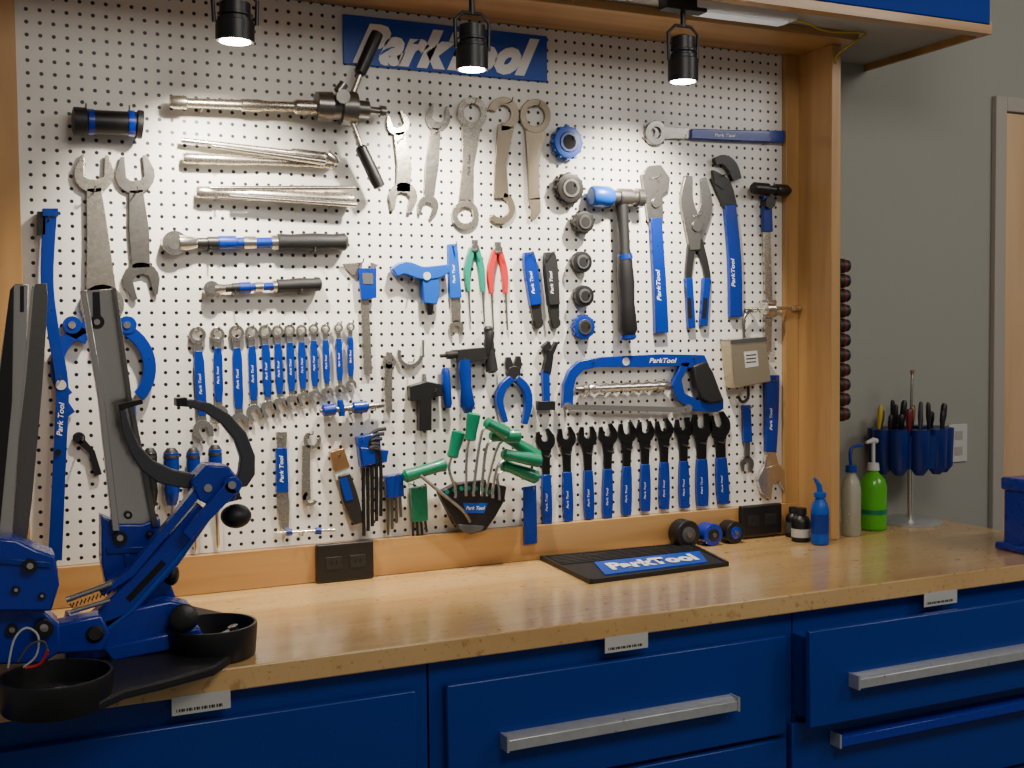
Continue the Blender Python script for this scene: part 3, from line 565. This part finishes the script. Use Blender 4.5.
def onm(a,b,z):p=bl(a,b);return (p.x,p.y,z)
thing("bench_mat","black rubber parts tray mat with blue and white logo","mat",[
 mk("mat","rubber",[quad(q,.9205,.928)]+ridges,.0006),
 mk("logo_plate","signblue",quad([onm(.22,.43,0),onm(.95,.43,0),onm(.87,.90,0),onm(.14,.90,0)],.928,.931)),
 textm("ParkTool",tc_,X,Yv,X.length*1.1,"white",1.45,shear=.4,bold=.05,sp=1.05)])
for (px,r,c1,lab) in((686,.036,"black","black tape roll standing against the bottom rail"),(711,.029,"stand_blue","blue roll with black centre on the worktop"),(733,.029,"black","black roll with blue centre on the worktop")):
    y=-.062;x=P(px,530,y).x;z=.9205+r
    thing("tape_roll",lab,"tape",[mk("roll",c1,lathe((x,y-.012,z),(x,y+.03,z),[(0,r*.5),(0.001,r*.93),(.05,r),(.95,r),(1,r*.93)],28)),mk("core","grayrub" if c1=="black" and r>.03 else ("black" if c1=="stand_blue" else "stand_blue"),lathe((x,y-.016,z),(x,y-.008,z),[(0,r*.35),(.2,r*.55),(1,r*.55)],24)),mk("bore","gun",lathe((x,y-.018,z),(x,y-.015,z),[(0,r*.2),(1,r*.22)],16))],"round rolls on the worktop")
def bottle(px,y,r,h,c,neckr,parts,label):
    x=P(px,530,y).x;b=Vector((x,y,.9205));t=b+Vector((0,0,h))
    ps=[mk("body",c,lathe(b,t,[(0,r*.85),(.03,r),(.72,r),(.86,r*.85),(.97,neckr),(1,neckr)],24))]
    ps+=parts(b,t,r);thing("bottle",label,"bottle",ps)
def z_(px,py,y):return P(px,py,y).z-.9205
V3=Vector
bottle(801,-.12,.025,z_(800,514,-.12),"black",.012,lambda b,t,r:[mk("cap","rubber",lathe(t,t+V3((0,0,.016)),[(0,.015),(1,.014)])),mk("label_wrap","paper",lathe(b+V3((0,0,.012)),b+V3((0,0,.034)),[(0,r*1.02),(1,r*1.02)],24))],"short black bottle with white label beside the post")
bottle(793,-.058,.020,z_(793,512,-.058),"black",.010,lambda b,t,r:[mk("cap","rubber",lathe(t,t+V3((0,0,.014)),[(0,.012),(1,.011)])),mk("label_wrap","grayrub",lathe(b+V3((0,0,.012)),b+V3((0,0,.04)),[(0,r*1.02),(1,r*1.02)],24))],"small dark bottle behind the labelled black bottle")
bottle(820,-.18,.023,z_(820,497,-.18),"bright_blue",.012,lambda b,t,r:[mk("nozzle","bright_blue",[lathe(t,t+V3((0,0,.014)),[(0,.016),(.8,.016),(1,.01)]),tube([t+V3((0,0,.01)),t+V3((-.003,0,.03)),t+V3((-.014,0,.045)),t+V3((-.02,0,.05))],[.008,.007,.005,.003])]),mk("label_wrap","blue",lathe(b+V3((0,0,.03)),b+V3((0,0,.08)),[(0,r*1.02),(1,r*1.02)],24))],"bright blue squeeze bottle with angled nozzle")
bottle(851,-.12,.026,z_(851,472,-.12),"bottle",.012,lambda b,t,r:[mk("cap","blue",lathe(t,t+V3((0,0,.02)),[(0,.016),(.9,.015),(1,.008)])),mk("spout","blue",tube(cr([t+V3((0,0,.015)),t+V3((-.004,0,.05)),t+V3((.008,0,.068)),t+V3((.032,-.01,.072))],4),.0045))],"cloudy squeeze bottle with curved blue spout")
bottle(873,-.072,.037,z_(874,470,-.072),"lime",.014,lambda b,t,r:[mk("pump","paper",[lathe(t,t+V3((0,0,.02)),[(0,.017),(1,.015)]),lathe(t+V3((0,0,.02)),t+V3((0,0,.078)),[(0,.005),(1,.005)]),tube([t+V3((-.03,-.005,.078)),t+V3((0,0,.083)),t+V3((.012,0,.08))],[.004,.008,.007])]),mk("label_wrap","green",lathe(b+V3((0,0,.045)),b+V3((0,0,.058)),[(0,r*1.015),(1,r*1.015)],24))],"bright green bottle with pump top on the worktop")
# ---------------- tool carousel -----------------
sy=-.03;sx=P(910,520,sy).x;zb=.9205;zc1=P(908,468,sy).z;zc2=P(908,430,sy).z
CR=.102
parts=[mk("base","alu",lathe((sx,sy,zb),(sx,sy,zb+.014),[(0,.09),(.4,.09),(.9,.07),(1,.012)],32)),
 mk("pole","steel",lathe((sx,sy,zb+.01),(sx,sy,zc1+.02),[(0,.008),(1,.008)])),
 mk("carousel","navy",[lathe((sx,sy,zc1),(sx,sy,zc2),[(0,.03),(.05,.085),(.9,.09),(1,.05)],24)]+[lathe((sx+CR*cos(a),sy+.7*CR*sin(a),zc1-.012),(sx+CR*cos(a),sy+.7*CR*sin(a),zc2+.006),[(0,.012),(.15,.026),(.9,.029),(1,.029)],14) for a in [i*2*pi/10 for i in range(10)]])]
thing("tool_carousel","blue revolving tool holder on steel pole and round base","holder",parts)
cols=["black","rubber","black","grayrub","yellow","black","darkred","black","rubber","black","black","orange","black","grayrub","black","black","black","grayrub"]
for i in range(18):
    a=i*2*pi/10+.3;rr_=CR if i<10 else CR*.5;x=sx+rr_*cos(a);y=sy+.7*rr_*sin(a);c=cols[i];h=.028+.035*((i*7)%5)/4
    b=Vector((x,y,zc2-.0));dv=Vector((random.uniform(-.006,.006),random.uniform(-.006,.0),h+.02));rk=.6 if i%3 else .8
    thing("hand_tool",("short %s-handled hand tool standing in revolving holder")%{"rubber":"black","grayrub":"gray","darkred":"dark red"}.get(c,c),"tool",[mk("handle",c,lathe(b,b+dv,[(0,.007*rk),(.3,.009*rk),(.5,.012*rk),(.9,.011*rk),(1,.006*rk)],12)),mk("collar","steel",lathe(b-V3((0,0,.01)),b,[(0,.004),(1,.004)],8))],"hand tools in the carousel")
b=Vector((sx,sy,zc2));thing("long_rod_tool","long thin dark rod tool standing in revolving holder","tool",[mk("rod","gun",lathe(b,Vector((sx+.005,sy,P(913,372,sy).z)),[(0,.004),(.98,.0035),(1,.002)],10)),mk("grip","rubber",lathe(b+Vector((0,0,.002)),b+Vector((.0,0,.05)),[(0,.006),(.5,.009),(1,.006)],10)),mk("tip_ring","copper",lathe(Vector((sx+.005,sy,P(913,374,sy).z)),Vector((sx+.005,sy,P(913,370,sy).z)),[(0,.006),(1,.006)],10))])
# ---------------- black socket column on post -----------------
px_=PX+.0305
yq=-.12
zt,zbm=P(846,266,yq).z,P(846,414,yq).z
thing("socket_rail","narrow black rail screwed to the wooden post","rack",[mk("socket_rail","black",box(px_,px_+.006,yq-.012,yq+.012,zbm-.02,zt+.02),.001)])
for i in range(11):
    z=zt+(zbm-zt)*i/10
    thing("socket","black impact socket with dark red ring clipped on rail","socket",[mk("body","rubber",lathe((px_+.0065,yq,z),(px_+.05,yq,z),[(0,.012),(.1,.019),(.6,.019),(.65,.016),(.95,.016),(1,.010)],16)),mk("ring","darkred",lathe((px_+.026,yq,z),(px_+.034,yq,z),[(0,.0194),(1,.0194)],16))],"black sockets on a rail")
# ---------------- blue toolbox -----------------
c=PZ(994,549);bz=P(1003,476,c.y).z
x0=c.x;y9=-.585
thing("toolbox","blue plastic toolbox standing on the worktop","toolbox",[
 mk("body","stand_blue",box(x0+.018,EX-.02,y9+.012,c.y-.012,.935,bz-.03),.005),mk("base_tray","stand_blue",box(x0,EX-.005,y9,c.y,.9205,.94),.006),
 mk("lid","stand_blue",box(x0+.012,EX-.012,y9+.006,c.y-.006,bz-.032,bz),.006),mk("latch","black",box(x0+.08,x0+.11,y9+.004,y9+.013,bz-.06,bz-.02),.002)])
# ---------------- spot lamps -----------------
def lamp(px,yt,yb,r,y,ax=0):
    a=P(px,yt,y);b=P(px+ax,yb,y);s=S(px,y);d=(b-a).normalized();top=Vector((a.x+.0,y,ZU-.002))
    L=(b-a).length
    body=lathe(a,b,[(0,r*s*.5),(.04,r*s*.8),(.3,r*s*.8),(.32,r*s*.92),(.36,r*s*.92),(.38,r*s*.8),(.42,r*s*.8),(.44,r*s*.92),(.5,r*s*.92),(.52,r*s),(1,r*s),(1.0,r*s*.88),(.9,r*s*.8),(.89,r*s*.1)],28)
    yoke=[tube([top,(a.x,y,a.z+.02)],.006),tube([(a.x-r*s*1.1,y,b.z+L*.45),(a.x-r*s*1.15,y,a.z+.005),(a.x-r*s*.6,y,a.z+.022),(a.x+r*s*.6,y,a.z+.022),(a.x+r*s*1.15,y,a.z+.005),(a.x+r*s*1.1,y,b.z+L*.45)],.004)]
    thing("spot_lamp","small black adjustable spotlight hanging below the cabinet","lamp",[
     mk("shade","black",body),mk("bracket","black",yoke),mk("track_adapter","black",box(a.x-.055,a.x+.055,y-.018,y+.018,ZU-.03,ZU-.0005),.002),
     mk("bulb","glow",lathe(b-d*L*.10,b-d*L*.0,[(0,r*s*.72),(1,r*s*.8)],24))],"spotlights above the pegboard")
    l=bpy.data.lights.new("spot","SPOT");l.energy=58;l.spot_size=math.radians(100);l.spot_blend=1;l.color=(1,.9,.75);l.shadow_soft_size=.02
    o=bpy.data.objects.new("spot_light",l);sc.collection.objects.link(o);o.location=b+d*.012
    o.rotation_euler=(Vector((b.x+.0,-.03,b.z-.36))-b).to_track_quat('-Z','Y').to_euler()
lamp(235,2,42,19,-.28)
lamp(472,24,70,16,-.28)
lamp(683,36,82,15,-.28)
# ---------------- truing stand -----------------
def disc(c,r,h,n=40):return lathe(c,c+Vector((0,0,h)),[(0,r*.93),(.06,r*.95),(.9,r),(1,r*.985),(1.0,r*.93),(.14,r*.86),(.14,r*.02)],n)
dl=PZ(57,706,.921);dr=PZ(213,655,.921)
sp=[]
sp.append(mk("parts_dish","black",[disc(dl,.083,.05),lathe(dl+V3((0,0,.007)),dl+V3((0,0,.03)),[(0,.022),(.8,.02),(1,.012)],24)]))
sp.append(mk("parts_dish","black",[disc(dr,.077,.056)]))
base=[PZ(*t,.921) for t in((-20,670),(5,652),(95,632),(170,608),(232,622),(250,650),(215,676),(165,690),(125,700),(100,712),(20,715),(-20,700))]
sp.append(mk("base_plate","rubber",[quad(base,.921,.937)],.004))
sp.append(mk("body","stand_blue",[pr([(62,636),(66,612),(100,618),(130,606),(168,598),(188,602),(196,618),(192,640),(150,646),(100,656),(66,658)],-.50,-.45)],.004))
sp.append(mk("body_foot","stand_blue",[pr([(100,642),(196,622),(202,638),(110,656)],-.52,-.44)],.004))
sp.append(mk("side_casting","stand_blue",[pr([(-30,604),(0,598),(40,604),(58,620),(60,646),(42,658),(-30,660)],-.57,-.50)],.004))
sp.append(mk("cross_beam","stand_blue",[pr([(40,625),(100,612),(110,632),(102,648),(44,652)],-.555,-.51)],.004))
sp.append(mk("arm_bracket","stand_blue",[pr([(100,514),(118,522),(140,522),(158,516),(160,545),(164,570),(176,600),(112,612),(106,590),(100,560)],-.445,-.39)],.003))
sp.append(mk("bracket_rib","blue",[pr([(106,548),(160,546),(161,552),(107,554)],-.449,-.4452),pr([(124,554),(130,554),(136,604),(130,606)],-.449,-.4452)],.001))
sp.append(mk("arm_bracket","stand_blue",[pr([(-30,548),(-5,534),(16,536),(34,545),(54,552),(58,580),(50,606),(-30,606)],-.60,-.52)],.004))
sp.append(mk("bracket_rib","blue",[pr([(-20,556),(50,562),(51,568),(-20,562)],-.604,-.6002)],.001))
sp.append(mk("upright_arm","steel",[pr([(80,291),(116,288),(132,400),(158,526),(112,530),(98,400)],-.435,-.431)],.0012))
sp.append(mk("upright_flange","steel",[pr([(80,291),(86,290),(104,400),(119,530),(112,530),(98,400)],-.46,-.4355)],.001))
sp.append(mk("upright_flange","gun",[pr([(112,289),(116,288),(132,400),(158,526),(152,527),(127,400)],-.45,-.4355)],.001))
sp.append(mk("upright_arm","steel",[pr([(10,290),(15,284),(29,284),(26,350),(20,420),(12,545),(-20,545),(-8,420)],-.56,-.556)],.0012))
sp.append(mk("upright_flange","darksteel",[pr([(10,290),(14,285),(12,400),(-2,545),(-20,545),(-6,420)],-.585,-.5605)],.0012))
sp.append(mk("upright_arm","gun",[pr([(31,290),(36,284),(47,283),(48,300),(42,390),(32,500),(24,562),(2,556),(12,480),(24,380)],-.53,-.524)],.0012))
sp.append(mk("upright_edge","steel",[pr([(31,290),(34,286),(26,380),(14,480),(4,556),(1,556),(12,480),(23,380)],-.534,-.5305)],.0005))
sp.append(mk("dropout_slot","black",[st([(96,292),(97,322)],[7,8],-.4375,-.4352),ci((97,322),7,-.4378,-.4352)]))
sp.append(mk("bolt","steel",ci((97,322),3,-.4395,-.438)))
sp.append(mk("dropout_slot","black",st([(22,286),(22,312)],[4,4],-.5615,-.5602)))
for (c_,r_,a_,b_) in(((120,538),7,-.452,-.445),((146,582),6,-.452,-.445),((30,566),7,-.61,-.60),((44,628),9,-.585,-.57),((150,534),4,-.45,-.445),((12,630),6,-.576,-.57),((16,590),4,-.605,-.60),((128,515),4,-.442,-.435),((42,596),3.5,-.604,-.60)):
    sp.append(mk("pivot_bolt","darksteel",[ci(c_,r_,a_,b_,20)]))
    sp.append(mk("bolt_centre","steel",[ci(c_,r_*.45,a_-.002,a_,16)]))
sp.append(mk("side_knob","rubber",lathe(P(95,634,-.56),P(95,634,-.535)+V3((0,.02,0)),[(0,.010),(.1,.015),(.7,.015),(.75,.011),(1,.011)],20)))
sp.append(mk("caliper_arm","stand_blue",[st([(84,634),(122,603),(168,554),(204,508)],[20,27,26,20],-.50,-.465),pr([(188,480),(204,463),(226,465),(238,480),(232,498),(212,506),(196,498)],-.515,-.455)],.003))
sp.append(mk("caliper_rail","stand_blue",[st([(100,592),(130,572),(168,526),(206,480)],[6,8,8,9],-.512,-.48)],.002))
sp.append(mk("caliper_rib","bright_blue",[st([(92,640),(130,612),(176,560),(210,516)],[3,3,3,3],-.502,-.4995)]))
sp.append(mk("caliper_fork","stand_blue",[st([(186,536),(232,486)],[11,15],-.53,-.516),ci((232,485),9,-.53,-.516)],.002))
sp.append(mk("caliper_slot","socket",st([(128,600),(164,562)],[6,6],-.5012,-.4995)))
sp.append(mk("caliper_pin","steel",ci((232,485),4,-.533,-.53)));sp.append(mk("caliper_pin","steel",ci((208,488),4,-.5175,-.515)))
sp.append(mk("arm_rod","steel",tub([(66,600),(112,583)],3,-.52,0)));sp.append(mk("arm_rod","steel",tub([(70,612),(110,600)],2.5,-.52,0)))
sp.append(mk("arm_spring","rubber",tub([(70+i*2.0,606-i*.7+(2.2 if i%2 else -2.2)) for i in range(20)],1,-.525,0,6)))
sp.append(mk("caliper_jaw","jawgray",[pr([(176,400),(190,399),(210,403),(229,414),(245,432),(254,455),(254,474),(246,486),(232,488),(238,472),(240,458),(234,440),(221,424),(204,412),(190,407),(178,406)],-.497,-.476)],.002))
sp.append(mk("jaw_tip","black",[st([(175,402),(186,401.5)],[8,9],-.502,-.471)],.001))
sp.append(mk("caliper_jaw","jawgray",[pr([(118,404),(124,404),(130,425),(139,445),(153,460),(172,469),(200,475),(200,488),(178,487),(157,482),(140,469),(129,451),(121,430)],-.497,-.476)],.002))
sp.append(mk("jaw_tip","black",[st([(119,407),(142,401)],[6,5],-.5,-.478)],.001))
sp.append(mk("adjusting_knob","rubber",[sph(P(236,516,-.48),.027,1,1,.8),lat((233,500),(231,490),-.48,[(0,8),(1,8)])]))
sp.append(mk("adjusting_knob","rubber",[sph(P(171,574,-.47),.020,.7,1,1)]))
sp.append(mk("adjusting_knob","black",[lathe(P(184,618,-.535),P(184,618,-.50),[(0,.018),(.1,.024),(.6,.024),(.7,.018),(1,.018)],24)]))
sp.append(mk("cable_loop","paper",tub([(8,668),(14,640),(26,628),(38,636),(36,656),(22,668)],1.1,-.62,5,8)))
sp.append(mk("cable_loop","grayrub",tub([(18,662),(30,645),(44,642),(48,655)],1.3,-.63,5,8)))
sp.append(mk("cable_end","red",tub([(25,668),(40,664),(48,650)],1.6,-.64,4,8)))
thing("truing_stand","large blue wheel truing stand with steel arms and parts dishes","stand",sp)
e=dr+V3((0,0,.010))
thing("small_wrench","small steel wrench lying in the black parts dish","wrench",[mk("small_wrench","steel",[tube([e+V3((-.04,.0,.004)),e+V3((.035,.005,.03))],.0035,8),lathe(e+V3((.038,.005,.028)),e+V3((.036,.005,.036)),[(0,.009),(1,.009)],14),lathe(e+V3((-.04,0,.002)),e+V3((-.04,0,.008)),[(0,.007),(1,.007)],12)])])
# ---------------- light -----------------
def area(n,loc,tgt,size,e,col=(1,1,1)):
    l=bpy.data.lights.new(n,"AREA");l.energy=e;l.size=size;l.color=col;o=bpy.data.objects.new(n,l);sc.collection.objects.link(o);o.location=loc
    o.rotation_euler=(Vector(tgt)-Vector(loc)).to_track_quat('-Z','Y').to_euler()
area("fill_light",(1.0,-2.3,2.9),(1.4,-.8,.5),1.1,33,(1,.93,.84))  # unseen area fill, added to raise the room's ambient light
area("fill_light",(3.3,-2.2,2.9),(3.1,-.2,1.4),1.0,32,(1,.96,.9))  # second added fill out of view, brightens the gray wall at right
w=bpy.data.worlds.new("world");sc.world=w;w.use_nodes=True;w.node_tree.nodes["Background"].inputs[0].default_value=(1,.97,.94,1);w.node_tree.nodes["Background"].inputs[1].default_value=.16
